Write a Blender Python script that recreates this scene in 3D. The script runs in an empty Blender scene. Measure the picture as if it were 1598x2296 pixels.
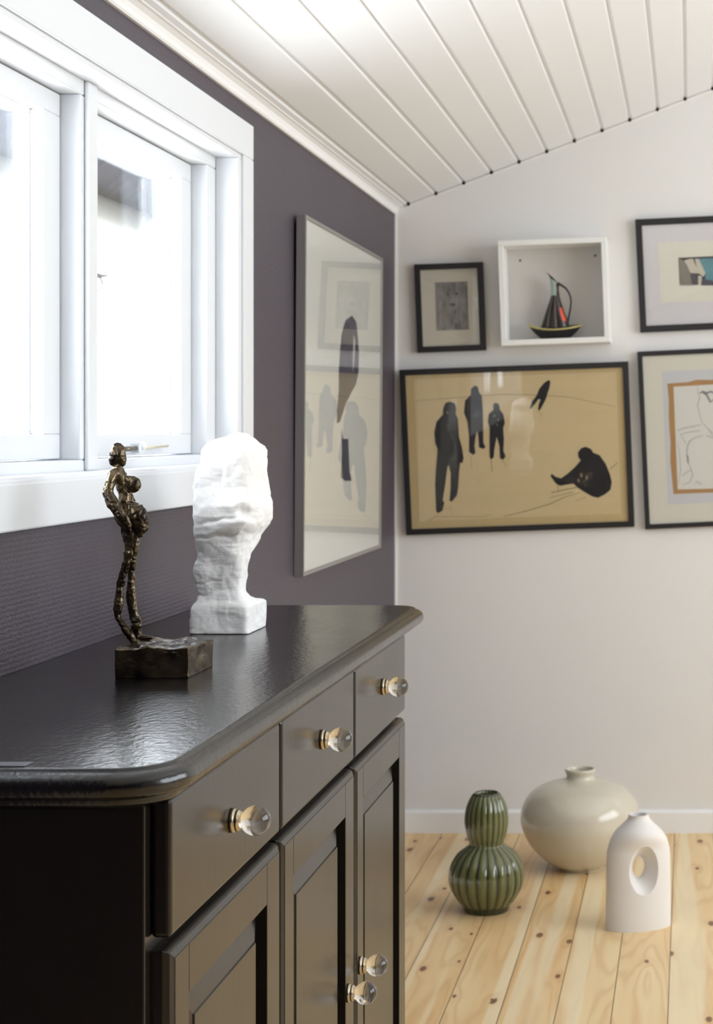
import bpy, bmesh, math, random
from mathutils import Vector, Matrix, noise
random.seed(7)
S = bpy.context.scene
COL = S.collection
F = 3700.0; PX0 = 1546.0; PY0 = 970.0; EYE = 1.30
D = F*EYE/896.0            # depth of the back wall
W = 661.0/F*D              # distance of the left wall
PI = math.pi

# ------------------------------------------------------------------ helpers
def srgb(r, g, b):
    f = lambda c: (c/255/12.92) if c/255 <= .04045 else ((c/255+.055)/1.055)**2.4
    return (f(r), f(g), f(b), 1)

class NT:
    def __init__(s, name):
        s.m = bpy.data.materials.new(name); s.m.use_nodes = True
        s.t = s.m.node_tree; s.n = s.t.nodes; s.b = s.n['Principled BSDF']
    def node(s, typ, **kw):
        n = s.n.new(typ)
        for k, v in kw.items():
            if k in n.inputs: n.inputs[k].default_value = v
            else: setattr(n, k, v)
        return n
    def link(s, a, b): s.t.links.new(a, b)

def mat(name, col, rough=.5, metal=0, bump=0, scale=50, stretch=(1, 1, 1), detail=4, coat=0,
        var=0, varscale=6, spec=.5):
    k = NT(name); b = k.b
    b.inputs['Base Color'].default_value = col
    b.inputs['Roughness'].default_value = rough
    b.inputs['Metallic'].default_value = metal
    b.inputs['Coat Weight'].default_value = coat
    b.inputs['Coat Roughness'].default_value = .08
    b.inputs['Specular IOR Level'].default_value = spec
    tc = k.node('ShaderNodeTexCoord'); mp = k.node('ShaderNodeMapping')
    mp.inputs['Scale'].default_value = stretch
    k.link(tc.outputs['Object'], mp.inputs['Vector'])
    nz = k.node('ShaderNodeTexNoise'); nz.inputs['Scale'].default_value = varscale; nz.inputs['Detail'].default_value = 5
    k.link(mp.outputs['Vector'], nz.inputs['Vector'])
    if var:
        mx = k.node('ShaderNodeMix', data_type='RGBA'); 
        mx.inputs['A'].default_value = tuple(c*(1-var) for c in col[:3])+(1,)
        mx.inputs['B'].default_value = tuple(min(1, c*(1+var)) for c in col[:3])+(1,)
        k.link(nz.outputs['Fac'], mx.inputs['Factor']); k.link(mx.outputs['Result'], b.inputs['Base Color'])
    if bump:
        n2 = k.node('ShaderNodeTexNoise'); n2.inputs['Scale'].default_value = scale; n2.inputs['Detail'].default_value = detail
        k.link(mp.outputs['Vector'], n2.inputs['Vector'])
        bp = k.node('ShaderNodeBump'); bp.inputs['Strength'].default_value = bump; bp.inputs['Distance'].default_value = .002
        k.link(n2.outputs['Fac'], bp.inputs['Height']); k.link(bp.outputs['Normal'], b.inputs['Normal'])
    return k.m

def glass_pane(name, tint=(1, 1, 1, 1), ior=1.6):
    k = NT(name); k.n.remove(k.b)
    out = [n for n in k.n if n.type == 'OUTPUT_MATERIAL'][0]
    tr = k.node('ShaderNodeBsdfTransparent'); tr.inputs['Color'].default_value = tint
    gl = k.node('ShaderNodeBsdfGlossy'); gl.inputs['Roughness'].default_value = .01
    fr = k.node('ShaderNodeFresnel'); fr.inputs['IOR'].default_value = ior
    geo = k.node('ShaderNodeNewGeometry'); io = k.node('ShaderNodeMapRange')
    io.inputs['To Min'].default_value = ior; io.inputs['To Max'].default_value = 1/ior
    k.link(geo.outputs['Backfacing'], io.inputs['Value']); k.link(io.outputs['Result'], fr.inputs['IOR'])
    mx = k.node('ShaderNodeMixShader')
    k.link(fr.outputs['Fac'], mx.inputs['Fac']); k.link(tr.outputs[0], mx.inputs[1]); k.link(gl.outputs[0], mx.inputs[2])
    k.link(mx.outputs[0], out.inputs['Surface'])
    return k.m

class MB:
    def __init__(s): s.v = []; s.f = []; s.mi = []; s.sm = []
    def add(s, vs, fs, mi=0, smooth=False):
        o = len(s.v); s.v += [tuple(v) for v in vs]
        for f in fs: s.f.append([i+o for i in f]); s.mi.append(mi); s.sm.append(smooth)
        return s
    def box(s, x0, x1, y0, y1, z0, z1, mi=0):
        vs = [(x, y, z) for z in (z0, z1) for y in (y0, y1) for x in (x0, x1)]
        return s.add(vs, [(0, 2, 3, 1), (4, 5, 7, 6), (0, 1, 5, 4), (2, 6, 7, 3), (0, 4, 6, 2), (1, 3, 7, 5)], mi)
    def poly(s, pts, mi=0): return s.add(pts, [list(range(len(pts)))], mi)
    def rings(s, rings, mi=0, smooth=True, cap=True, closed=True):
        n = len(rings[0]); vs = [p for r in rings for p in r]; fs = []
        m = n if closed else n-1
        for i in range(len(rings)-1):
            for j in range(m):
                a = i*n+j; b = i*n+(j+1) % n
                fs.append((a, b, b+n, a+n))
        s.add(vs, fs, mi, smooth)
        if cap:
            o = len(s.v)-len(vs)
            s.f.append([o+j for j in range(n)][::-1]); s.mi.append(mi); s.sm.append(False)
            s.f.append([o+(len(rings)-1)*n+j for j in range(n)]); s.mi.append(mi); s.sm.append(False)
        return s
    def lathe(s, prof, c=(0, 0, 0), axis='z', seg=64, mi=0, flute=None, cap=False):
        rs = []
        for (r, z) in prof:
            ring = []
            for j in range(seg):
                a = 2*PI*j/seg
                rr = r*(1 if flute is None else flute(a, z, r))
                if axis == 'z': ring.append((c[0]+rr*math.cos(a), c[1]+rr*math.sin(a), c[2]+z))
                else: ring.append((c[0]+z, c[1]+rr*math.cos(a), c[2]+rr*math.sin(a)))
            rs.append(ring)
        return s.rings(rs, mi, True, cap)
    def tube(s, pts, rad, seg=10, mi=0):
        pts = [Vector(p) for p in pts]
        rad = rad if isinstance(rad, (list, tuple)) else [rad]*len(pts)
        rs = []; up = Vector((.13, .97, .2)).normalized()
        for i, p in enumerate(pts):
            d = (pts[min(i+1, len(pts)-1)]-pts[max(i-1, 0)]).normalized()
            a = d.cross(up).normalized(); b = d.cross(a).normalized()
            rs.append([tuple(p+rad[i]*(a*math.cos(2*PI*j/seg)+b*math.sin(2*PI*j/seg))) for j in range(seg)])
        return s.rings(rs, mi, True, True)
    def ball(s, c, r, seg=20, mi=0, rot=0):
        r = r if isinstance(r, (tuple, list)) else (r, r, r)
        rs = []
        for i in [.25, .6]+list(range(1, seg//2))+[seg//2-.6, seg//2-.25]:
            t = PI*i/(seg//2); ring = []
            for j in range(seg):
                a = 2*PI*j/seg
                x = r[0]*math.sin(t)*math.cos(a); y = r[1]*math.sin(t)*math.sin(a); z = -r[2]*math.cos(t)
                x, z = x*math.cos(rot)+z*math.sin(rot), -x*math.sin(rot)+z*math.cos(rot)
                ring.append((c[0]+x, c[1]+y, c[2]+z))
            rs.append(ring)
        return s.rings(rs, mi, True, True)
    def build(s, name, mats, parent=None, bevel=0, seg=2, loc=None):
        me = bpy.data.meshes.new(name); me.from_pydata(s.v, [], s.f)
        for m in (mats if isinstance(mats, (list, tuple)) else [mats]): me.materials.append(m)
        for p, mi, sm in zip(me.polygons, s.mi, s.sm): p.material_index = mi; p.use_smooth = sm
        bm = bmesh.new(); bm.from_mesh(me); bmesh.ops.recalc_face_normals(bm, faces=bm.faces); bm.to_mesh(me); bm.free()
        me.update()
        o = bpy.data.objects.new(name, me); COL.objects.link(o)
        if parent: o.parent = parent
        if loc: o.location = loc
        if bevel:
            b = o.modifiers.new('bevel', 'BEVEL'); b.width = bevel; b.segments = seg; b.limit_method = 'ANGLE'; b.angle_limit = math.radians(40)
        return o

def tag(o, label, cat, group=None):
    o['label'] = label; o['category'] = cat
    if group: o['group'] = group
    return o
def thing(name, label, cat, loc=(0, 0, 0), rot=(0, 0, 0), group=None):
    o = bpy.data.objects.new(name, None); COL.objects.link(o); o.empty_display_size = .05
    o.location = loc; o.rotation_euler = rot
    return tag(o, label, cat, group)
def struct(o): o['kind'] = 'structure'; return o
def interp(tab, x, k=1):
    if x <= tab[0][0]: return tab[0][k]
    for a, b in zip(tab, tab[1:]):
        if x <= b[0]:
            t = (x-a[0])/(b[0]-a[0]); return a[k]+(b[k]-a[k])*t
    return tab[-1][k]

# ------------------------------------------------------------------ materials
white_trim = mat('white_trim_paint', srgb(243, 243, 243), .35, bump=.08, scale=60, stretch=(1, .2, 1))
win_trim = mat('window_trim_paint', srgb(224, 227, 231), .38, bump=.08, scale=60, stretch=(1, .2, 1))
white_ceiling = mat('white_ceiling_paint', srgb(238, 240, 242), .4, bump=.06, scale=30)
white_wall = mat('white_wall_paint', srgb(234, 232, 230), .75, bump=.15, scale=45, var=.012, varscale=3)
groove_shade = mat('groove_end_shade', srgb(40, 30, 24), .9)  # dark colour standing for the shade inside the ceiling groove ends
black_frame = mat('black_frame_paint', srgb(34, 31, 34), .45, bump=.05, scale=120)
silver_frame = mat('silver_frame_metal', srgb(168, 166, 162), .38, metal=.75, bump=.05, scale=200)
grey_frame = mat('grey_frame_side', srgb(142, 139, 140), .42, metal=.35)
glass = glass_pane('picture_glass')
window_glass = glass_pane('window_glass')
clear_knob = NT('clear_knob_glass'); 
clear_knob.b.inputs['Transmission Weight'].default_value = 1; clear_knob.b.inputs['Roughness'].default_value = .0
clear_knob.b.inputs['IOR'].default_value = 1.49; clear_knob.b.inputs['Base Color'].default_value = (1, .985, .96, 1)
clear_knob = clear_knob.m
nickel = mat('brushed_nickel', srgb(190, 178, 155), .22, metal=1)

def wallpaper():
    k = NT('dark_woven_wallpaper'); b = k.b
    tc = k.node('ShaderNodeTexCoord'); mp = k.node('ShaderNodeMapping'); mp.inputs['Scale'].default_value = (1, 1, 1)
    k.link(tc.outputs['Object'], mp.inputs['Vector'])
    wv = k.node('ShaderNodeTexWave', wave_type='BANDS', bands_direction='Z'); wv.inputs['Scale'].default_value = 42
    wv.inputs['Distortion'].default_value = 3.5; wv.inputs['Detail'].default_value = 2; wv.inputs['Detail Scale'].default_value = 3
    wy = k.node('ShaderNodeTexWave', wave_type='BANDS', bands_direction='Y'); wy.inputs['Scale'].default_value = 55
    wy.inputs['Distortion'].default_value = 3; wy.inputs['Detail'].default_value = 2; wy.inputs['Detail Scale'].default_value = 2
    nz = k.node('ShaderNodeTexNoise'); nz.inputs['Scale'].default_value = 18
    for w in (wv, wy, nz): k.link(mp.outputs['Vector'], w.inputs['Vector'])
    a = k.node('ShaderNodeMath', operation='MULTIPLY'); a.inputs[1].default_value = .45
    k.link(wy.outputs['Fac'], a.inputs[0])
    a2 = k.node('ShaderNodeMath', operation='ADD'); k.link(wv.outputs['Fac'], a2.inputs[0]); k.link(a.outputs[0], a2.inputs[1])
    a3 = k.node('ShaderNodeMath', operation='ADD'); k.link(a2.outputs[0], a3.inputs[0]); k.link(nz.outputs['Fac'], a3.inputs[1])
    bp = k.node('ShaderNodeBump'); bp.inputs['Strength'].default_value = .38; bp.inputs['Distance'].default_value = .0010
    k.link(a3.outputs[0], bp.inputs['Height']); k.link(bp.outputs['Normal'], b.inputs['Normal'])
    b.inputs['Base Color'].default_value = srgb(70, 63, 73); b.inputs['Roughness'].default_value = .46
    return k.m
dark_wall = wallpaper()

def gloss_paint(name, col, rough, coat, stretch, bump=.25, var=.3, ior=1.5):
    k = NT(name); b = k.b; b.inputs['IOR'].default_value = ior
    b.inputs['Base Color'].default_value = col
    b.inputs['Coat Weight'].default_value = coat; b.inputs['Coat Roughness'].default_value = .12
    tc = k.node('ShaderNodeTexCoord'); mp = k.node('ShaderNodeMapping'); mp.inputs['Scale'].default_value = stretch
    k.link(tc.outputs['Object'], mp.inputs['Vector'])
    n1 = k.node('ShaderNodeTexNoise'); n1.inputs['Scale'].default_value = 90; n1.inputs['Detail'].default_value = 6
    n2 = k.node('ShaderNodeTexNoise'); n2.inputs['Scale'].default_value = 7; n2.inputs['Detail'].default_value = 6
    k.link(mp.outputs['Vector'], n1.inputs['Vector']); k.link(tc.outputs['Object'], n2.inputs['Vector'])
    bp = k.node('ShaderNodeBump'); bp.inputs['Strength'].default_value = bump; bp.inputs['Distance'].default_value = .0008
    k.link(n1.outputs['Fac'], bp.inputs['Height']); k.link(bp.outputs['Normal'], b.inputs['Normal']); k.link(bp.outputs['Normal'], b.inputs['Coat Normal'])
    mr = k.node('ShaderNodeMapRange', interpolation_type='SMOOTHERSTEP'); mr.inputs['From Min'].default_value = .25; mr.inputs['From Max'].default_value = .75
    mr.inputs['To Min'].default_value = rough*(1-var); mr.inputs['To Max'].default_value = rough*(1+var)
    k.link(n2.outputs['Fac'], mr.inputs['Value']); k.link(mr.outputs['Result'], b.inputs['Roughness'])
    return k.m
paint_top = gloss_paint('black_gloss_top', srgb(9, 8, 13), .175, 0, (1.6, 1.0, 1), .8, .12, 1.6)
paint_front = gloss_paint('black_satin_front', srgb(24, 20, 18), .22, 0, (1, 1.5, .35), .12, .05, 1.45)

def pine():
    k = NT('pine_floor'); b = k.b
    tc = k.node('ShaderNodeTexCoord'); sep = k.node('ShaderNodeSeparateXYZ'); k.link(tc.outputs['Object'], sep.inputs[0])
    def M(op, a, b_=None, c=None):
        n = k.node('ShaderNodeMath', operation=op)
        for i, v in enumerate((a, b_, c)):
            if v is None: continue
            if isinstance(v, (int, float)): n.inputs[i].default_value = v
            else: k.link(v, n.inputs[i])
        return n.outputs[0]
    pw = .1255
    u = M('DIVIDE', M('ADD', sep.outputs['X'], .049+pw*40), pw)
    idx = M('FLOOR', u); fr = M('FRACT', u)
    wn = k.node('ShaderNodeTexWhiteNoise', noise_dimensions='1D'); k.link(idx, wn.inputs['W'])
    off = M('MULTIPLY', wn.outputs['Value'], 37.0)
    cb = k.node('ShaderNodeCombineXYZ')
    k.link(M('ADD', M('MULTIPLY', sep.outputs['X'], 1.0), off), cb.inputs[0]); k.link(M('ADD', sep.outputs['Y'], off), cb.inputs[1]); k.link(off, cb.inputs[2])
    mp = k.node('ShaderNodeMapping'); mp.inputs['Scale'].default_value = (7.5, .75, 1); k.link(cb.outputs[0], mp.inputs['Vector'])
    # knots: sparse cells
    vm = k.node('ShaderNodeMapping'); vm.inputs['Scale'].default_value = (11, 4.6, 1); k.link(cb.outputs[0], vm.inputs['Vector'])
    vo = k.node('ShaderNodeTexVoronoi', voronoi_dimensions='2D'); vo.inputs['Scale'].default_value = 1; vo.inputs['Randomness'].default_value = 1
    k.link(vm.outputs[0], vo.inputs['Vector'])
    sc = k.node('ShaderNodeSeparateColor'); k.link(vo.outputs['Color'], sc.inputs[0])
    pick = M('GREATER_THAN', sc.outputs[0], .52)
    size = M('MULTIPLY_ADD', sc.outputs[1], .07, .05)
    kn = k.node('ShaderNodeMapRange', interpolation_type='SMOOTHSTEP'); k.link(M('DIVIDE', vo.outputs['Distance'], size), kn.inputs['Value'])
    kn.inputs['From Min'].default_value = .55; kn.inputs['From Max'].default_value = 1.15; kn.inputs['To Min'].default_value = 1; kn.inputs['To Max'].default_value = 0
    knot = M('MULTIPLY', kn.outputs['Result'], pick)
    halo_n = k.node('ShaderNodeMapRange', interpolation_type='SMOOTHSTEP'); k.link(vo.outputs['Distance'], halo_n.inputs['Value'])
    halo_n.inputs['From Min'].default_value = .05; halo_n.inputs['From Max'].default_value = .38; halo_n.inputs['To Min'].default_value = 1; halo_n.inputs['To Max'].default_value = 0
    halo = M('MULTIPLY', halo_n.outputs['Result'], pick)
    # cathedral grain
    nz = k.node('ShaderNodeTexNoise'); nz.inputs['Scale'].default_value = 1.1; nz.inputs['Detail'].default_value = 2; k.link(mp.outputs[0], nz.inputs['Vector'])
    g = M('SINE', M('MULTIPLY', M('ADD', nz.outputs['Fac'], M('MULTIPLY', halo, .05)), 70.0))
    g = M('MULTIPLY_ADD', g, .5, .5)
    g = M('POWER', g, 2.5)
    n3 = k.node('ShaderNodeTexNoise'); n3.inputs['Scale'].default_value = 2.2; n3.inputs['Detail'].default_value = 4; k.link(mp.outputs[0], n3.inputs['Vector'])
    cr = k.node('ShaderNodeValToRGB'); e = cr.color_ramp.elements
    e[0].position = .3; e[0].color = srgb(245, 219, 170); e[1].position = .72; e[1].color = srgb(230, 190, 132)
    k.link(M('ADD', M('MULTIPLY', wn.outputs['Value'], .22), M('MULTIPLY', n3.outputs['Fac'], .85)), cr.inputs['Fac'])
    def mix(f, a, col, mode='MIX'):
        m = k.node('ShaderNodeMix', data_type='RGBA', blend_type=mode); k.link(f, m.inputs['Factor']); k.link(a, m.inputs['A']); m.inputs['B'].default_value = col
        return m.outputs['Result']
    n5 = k.node('ShaderNodeTexNoise'); n5.inputs['Scale'].default_value = 1.0; n5.inputs['Detail'].default_value = 1
    mp5 = k.node('ShaderNodeMapping'); mp5.inputs['Scale'].default_value = (14, .25, 1); k.link(cb.outputs[0], mp5.inputs['Vector']); k.link(mp5.outputs[0], n5.inputs['Vector'])
    sap = k.node('ShaderNodeMapRange', interpolation_type='SMOOTHSTEP'); k.link(n5.outputs['Fac'], sap.inputs['Value'])
    sap.inputs['From Min'].default_value = .55; sap.inputs['From Max'].default_value = .62
    n6 = mix(M('MULTIPLY', sap.outputs['Result'], .55), cr.outputs['Color'], srgb(248, 234, 200))
    g = M('MULTIPLY', g, M('SUBTRACT', 1.0, M('MULTIPLY', sap.outputs['Result'], .7)))
    c = mix(M('MULTIPLY', g, .30), n6, srgb(203, 152, 90))
    c = mix(M('MULTIPLY', halo, .18), c, srgb(205, 150, 92))
    c = mix(M('MULTIPLY', knot, .9), c, srgb(112, 62, 34))
    edge = M('MINIMUM', fr, M('SUBTRACT', 1.0, fr))
    gap = M('LESS_THAN', edge, .011)
    c = mix(M('MULTIPLY', gap, .8), c, srgb(112, 76, 44))
    k.link(c, b.inputs['Base Color'])
    bp = k.node('ShaderNodeBump'); bp.inputs['Strength'].default_value = .6; bp.inputs['Distance'].default_value = .002
    k.link(M('SUBTRACT', 1.0, gap), bp.inputs['Height']); k.link(bp.outputs['Normal'], b.inputs['Normal'])
    b.inputs['Roughness'].default_value = .42
    return k.m
pine_floor = pine()

# ------------------------------------------------------------------ setting
XR = 3.4; YB = -3.5; SL = .3796
def ceil_z(x): return 2.044+SL*(x+.914)
o = MB().box(-W-.02, XR+.02, YB, D+.02, -.1, 0).build('floor', pine_floor); struct(o)

# ceiling: planks with bead grooves, one extruded profile
prof = [(-W-.05, ceil_z(-W-.05))]
x = -.914-.0899
def off_pt(x, d):    # point on slope pushed up by d
    n = Vector((-SL, 1)).normalized(); return (x+n.x*d, ceil_z(x)+n.y*d)
gx = []
xx = -.914
while xx < XR:
    gx.append(xx)
    g = .0068
    prof += [off_pt(xx-g, 0), off_pt(xx-g*.75, .0022), off_pt(xx-g*.5, .0058), off_pt(xx+g*.1, .0066), off_pt(xx+g*.35, .0035), off_pt(xx+g*.8, .0018), off_pt(xx+g*1.0, 0)]
    xx += .0899
prof.append((XR+.02, ceil_z(XR+.02)))
b = MB(); n = len(prof)
YE = D-.0035
vs = [(p[0], YB, p[1]) for p in prof]+[(p[0], YE, p[1]) for p in prof]
b.add(vs, [(i, i+1, i+1+n, i+n) for i in range(n-1)])
top = [(prof[0][0], YB, prof[0][1]+.12), (prof[-1][0], YB, prof[-1][1]+.12), (prof[-1][0], D+.2, prof[-1][1]+.12), (prof[0][0], D+.2, prof[0][1]+.12)]
b.add(top, [(0, 1, 2, 3)])
# closed ends
b.add(vs[:n]+top[:2][::-1], [list(range(n+2))])
for gxx in gx:      # dark discs paint in the shade of the groove ends at the gable wall
    p = off_pt(gxx, .0004)
    b.lathe([(0.0001, 0), (.0052, 0), (.0052, .002), (.0001, .002)], (0, 0, 0), 'x', 12, 1)
    # turn the little disc so it faces along Y
    k = 4*12
    for i in range(len(b.v)-k, len(b.v)):
        vx, vy, vz = b.v[i]; b.v[i] = (p[0]+vy, YE-.001-vx, p[1]-.0022+vz)
o = b.build('ceiling', [white_ceiling, groove_shade]); struct(o)

# walls
b = MB(); b.box(-W-.02, XR+.2, D, D+.2, 0, 4.2); o = b.build('wall_back', white_wall); struct(o)
WY0, WY1 = 1.38, 3.478          # window opening in the left wall
WZ0, WZ1 = 1.2295, 1.886
b = MB()
b.box(-W-.125, -W, YB, WY0, 0, 2.3); b.box(-W-.125, -W, WY1, D, 0, 2.3)
b.box(-W-.125, -W, WY0, WY1, 0, WZ0-.005); b.box(-W-.125, -W, WY0, WY1, WZ1+.005, 2.3)
o = b.build('wall_left', dark_wall); struct(o)
def wall_open(name, axis, pos, th, a0, a1, wa0, wa1, z0, z1):
    b = MB()
    def bx(p0, p1, q0, q1):
        if axis == 'x': b.box(pos, pos+th, p0, p1, q0, q1)
        else: b.box(p0, p1, pos, pos+th, q0, q1)
    bx(a0, wa0, 0, 4.2); bx(wa1, a1, 0, 4.2); bx(wa0, wa1, 0, z0); bx(wa0, wa1, z1, 4.2)
    return struct(b.build(name, white_wall))
wall_open('wall_right', 'x', XR, .2, YB, D, .6, 4.5, .85, 2.75)
b = MB(); b.box(-W-.2, XR+.2, YB-.2, YB, 0, 4.2); struct(b.build('wall_front', dark_wall))
# plain unseen windows of those walls
def side_window(name, axis, pos, a0, a1, z0, z1):
    e = bpy.data.objects.new(name, None); COL.objects.link(e); struct(e)
    b = MB()
    def bx(p0, p1, q0, q1):
        if axis == 'x': b.box(pos, pos+.06, p0, p1, q0, q1)
        else: b.box(p0, p1, pos, pos+.06, q0, q1)
    t = .06
    bx(a0, a1, z0, z0+t); bx(a0, a1, z1-t, z1); bx(a0, a0+t, z0+t, z1-t); bx(a1-t, a1, z0+t, z1-t)
    n = 3
    for i in range(1, n): c = a0+(a1-a0)*i/n; bx(c-t/2, c+t/2, z0+t, z1-t)
    b.build('window_frame', white_trim, e)
side_window('window_2', 'x', XR+.04, .6, 4.5, .85, 2.75)


# baseboards, crown trim
b = MB(); b.box(-W, XR, D-.014, D, 0, .066)
b.add([(-W, D-.014, .066), (XR, D-.014, .066), (XR, D-.006, .074), (-W, D-.006, .074), (XR, D, .074), (-W, D, .074)], [(0, 1, 2, 3), (3, 2, 4, 5)])
struct(b.build('baseboard_back', white_trim))
b = MB(); b.box(-W, -W+.012, YB, D-.014, 0, .074); struct(b.build('baseboard_left', white_trim))
cp = [(-W, 2.008), (-W+.006, 2.008), (-W+.009, 2.012), (-W+.010, 2.020), (-W+.013, 2.028), (-W+.021, 2.034), (-W+.026, 2.035), (-W+.029, 2.040), (-W+.034, 2.0425), (-W+.037, 2.048), (-W, 2.06)]
b = MB(); b.rings([[(p[0], YB, p[1]) for p in cp], [(p[0], D-.001, p[1]) for p in cp]], smooth=False)
struct(b.build('trim_1', white_trim))
b = MB(); b.box(-W, -W+.005, D-.006, D, .074, 2.008); struct(b.build('trim_2', white_trim))   # caulked corner bead
cb_ = [(-W+.03, D-.009), (XR, D-.009)]
b = MB()
b.add([(x_, y_, ceil_z(x_)+dz) for x_ in (-W+.036, XR) for (y_, dz) in ((D-.004, -.0015), (D-.004, -.006), (D, -.010), (D, -.0015))],
      [(0, 1, 5, 4), (1, 2, 6, 5), (2, 3, 7, 6), (3, 0, 4, 7)])
struct(b.build('trim_3', white_wall))

# ------------------------------------------------------------------ window_1
win = bpy.data.objects.new('window_1', None); COL.objects.link(win); struct(win); win.location = (0, 0, 0)
def frame_yz(b, x0, x1, y0, y1, z0, z1, ty0, ty1, tz0, tz1):
    b.box(x0, x1, y0, y1, z0, z0+tz0); b.box(x0, x1, y0, y1, z1-tz1, z1)
    b.box(x0, x1, y0, y0+ty0, z0+tz0, z1-tz1); b.box(x0, x1, y1-ty1, y1, z0+tz0, z1-tz1)
b = MB(); frame_yz(b, -W-.001, -.939, WY0-.078, WY1+.078, 1.162, 1.960, .078, .078, .0675, .074)
b.build('casing', win_trim, win, .003)
b = MB()
frame_yz(b, -.992, -.9445, WY0, WY1, WZ0, WZ1, .026, .026, .008, .010)
b.build('inner_bead', win_trim, win, .002)
FY0, FY1 = 1.466, 3.392
b = MB()
frame_yz(b, -1.078, -.992, WY0, WY1, WZ0, WZ1, .086, .086, .026, .034)
b.box(-1.078, -.992, 2.687, 2.762, WZ0+.026, WZ1-.034)
b.box(-.992, -.984, 2.703, 2.746, WZ0+.008, WZ1-.010)
b.build('window_frame', win_trim, win, .003)
b = MB(); b.box(-1.02, -.941, WY0+.002, WY1-.002, WZ0-.004, WZ0+.004)
b.build('window_sill', win_trim, win, .002)
for (a0, a1) in ((2.764, 3.390), (2.059, 2.685), (1.468, 2.057)):
    z0, z1 = WZ0+.028, WZ1-.036
    if a0 < 2: 
        continue
    b = MB(); frame_yz(b, -1.065, -1.024, a0, a1, z0, z1, .068, .068, .040, .036)
    frame_yz(b, -1.064, -1.046, a0+.066, a1-.066, z0+.038, z1-.034, .008, .008, .006, .008)
    sash = b.build('sash', win_trim, win, .002)
    for xg in (-1.066,):
        p = MB(); p.box(xg-.0015, xg+.0015, a0+.06, a1-.06, z0+.036, z1-.032)
        p.build('pane', window_glass, sash)
    # casement stay on the bottom rail
    l = MB(); ym = (a0+a1)/2-.06; 
    if a0 > 2.7:
        l.box(-1.024, -1.019, 2.965, 3.20, z0+.010, z0+.018, 1)
        l.tube([(-1.014, 3.03, z0+.013), (-1.014, 3.205, z0+.017)], .0028, 8, 0)
        l.box(-1.024, -1.008, 3.022, 3.055, z0+.006, z0+.022, 1)
        l.ball((-1.008, 3.040, z0+.018), .008, 12, 1)
        l.tube([(-1.014, 2.965, z0+.013), (-1.014, 3.022, z0+.014)], .0042, 8, 2)
        l.build('casement_stay', [mat('pale_brass', srgb(222, 214, 190), .35, metal=.5), win_trim, mat('tarnished_stay', srgb(120, 112, 100), .35, metal=.8)], sash)
b = MB(); frame_yz(b, -1.065, -1.024, 1.468, 2.055, WZ0+.028, WZ1-.036, .068, .068, .04, .036); sash = b.build('sash', win_trim, win, .002)
p = MB(); p.box(-1.068, -1.065, 1.53, 1.99, WZ0+.064, WZ1-.068); p.build('pane', window_glass, sash)
b = MB(); b.box(-1.078, -.992, 2.055, 2.060, WZ0+.026, WZ1-.034); b.build('mullion', win_trim, win)

# outside: own eave with gutter, and a twig
eave_mat = mat('weathered_dark_eave', srgb(32, 33, 42), .85, bump=1, scale=60, var=.9, varscale=40, spec=.08)
gut_mat = mat('pale_gutter', srgb(84, 84, 76), .8, bump=.2, scale=30, spec=.1)
b = MB()
ring = []
for i in range(0, 241):
    y = -1+i*(4.60+1)/240
    nz = noise.fractal(Vector((y*9, 0, 0)), 1, 2, 4)*.018
    ring.append([(-1.17, y, 2.035), (-1.30, y, 1.985), (-1.44, y, 1.880+nz*.5), (-1.475, y, 1.860+nz), (-1.50, y, 1.885), (-1.50, y, 1.965), (-1.17, y, 2.08)])
b.rings(ring, smooth=False)
eave = tag(b.build('roof_eave', eave_mat), 'dark rough eave edge outside, seen at the top of the window panes', 'roof')
b = MB()
pr = []
for i in range(13):
    a = PI+PI*i/12; pr.append((math.cos(a)*.05, math.sin(a)*.05))
pr += [(.046, 0)]+[(math.cos(a)*.046, math.sin(a)*.046) for a in [2*PI-PI*i/12 for i in range(13)]]
b.rings([[(-1.47+p[0], y, 1.872+p[1]*.9) for p in pr] for y in (-1, 4.52)], smooth=True)
b.build('rain_gutter', gut_mat, eave)['label'] = 'pale rain gutter under the dark eave edge'
b = MB()
def outp(px, py, X): Y = F*X/(PX0-px); return (-X, Y, EYE-(py-PY0)*Y/F)
XT = 1.9
for pts, r in (([(206, 610), (222, 619), (243, 617)], [.006, .010, .003]), ([(224, 620), (229, 634), (226, 645), (214, 656)], [.005, .004, .004, .003]),
               ([(238, 618), (236, 632), (229, 636)], [.003, .003, .003]), ([(226, 645), (232, 652)], [.003, .002])):
    b.tube([outp(a, c, XT+.01*i) for i, (a, c) in enumerate(pts)], r, 6)
b.tube([outp(206, 610, XT), outp(196, 604, XT+.02), outp(184, 596, XT+.05)], [.006, .008, .010], 8)
o = b.build('tree_branch', mat('bark', srgb(40, 38, 42), .9, bump=.5)); tag(o, 'bare forked twig outside in the middle of the right window pane', 'branch')

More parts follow.
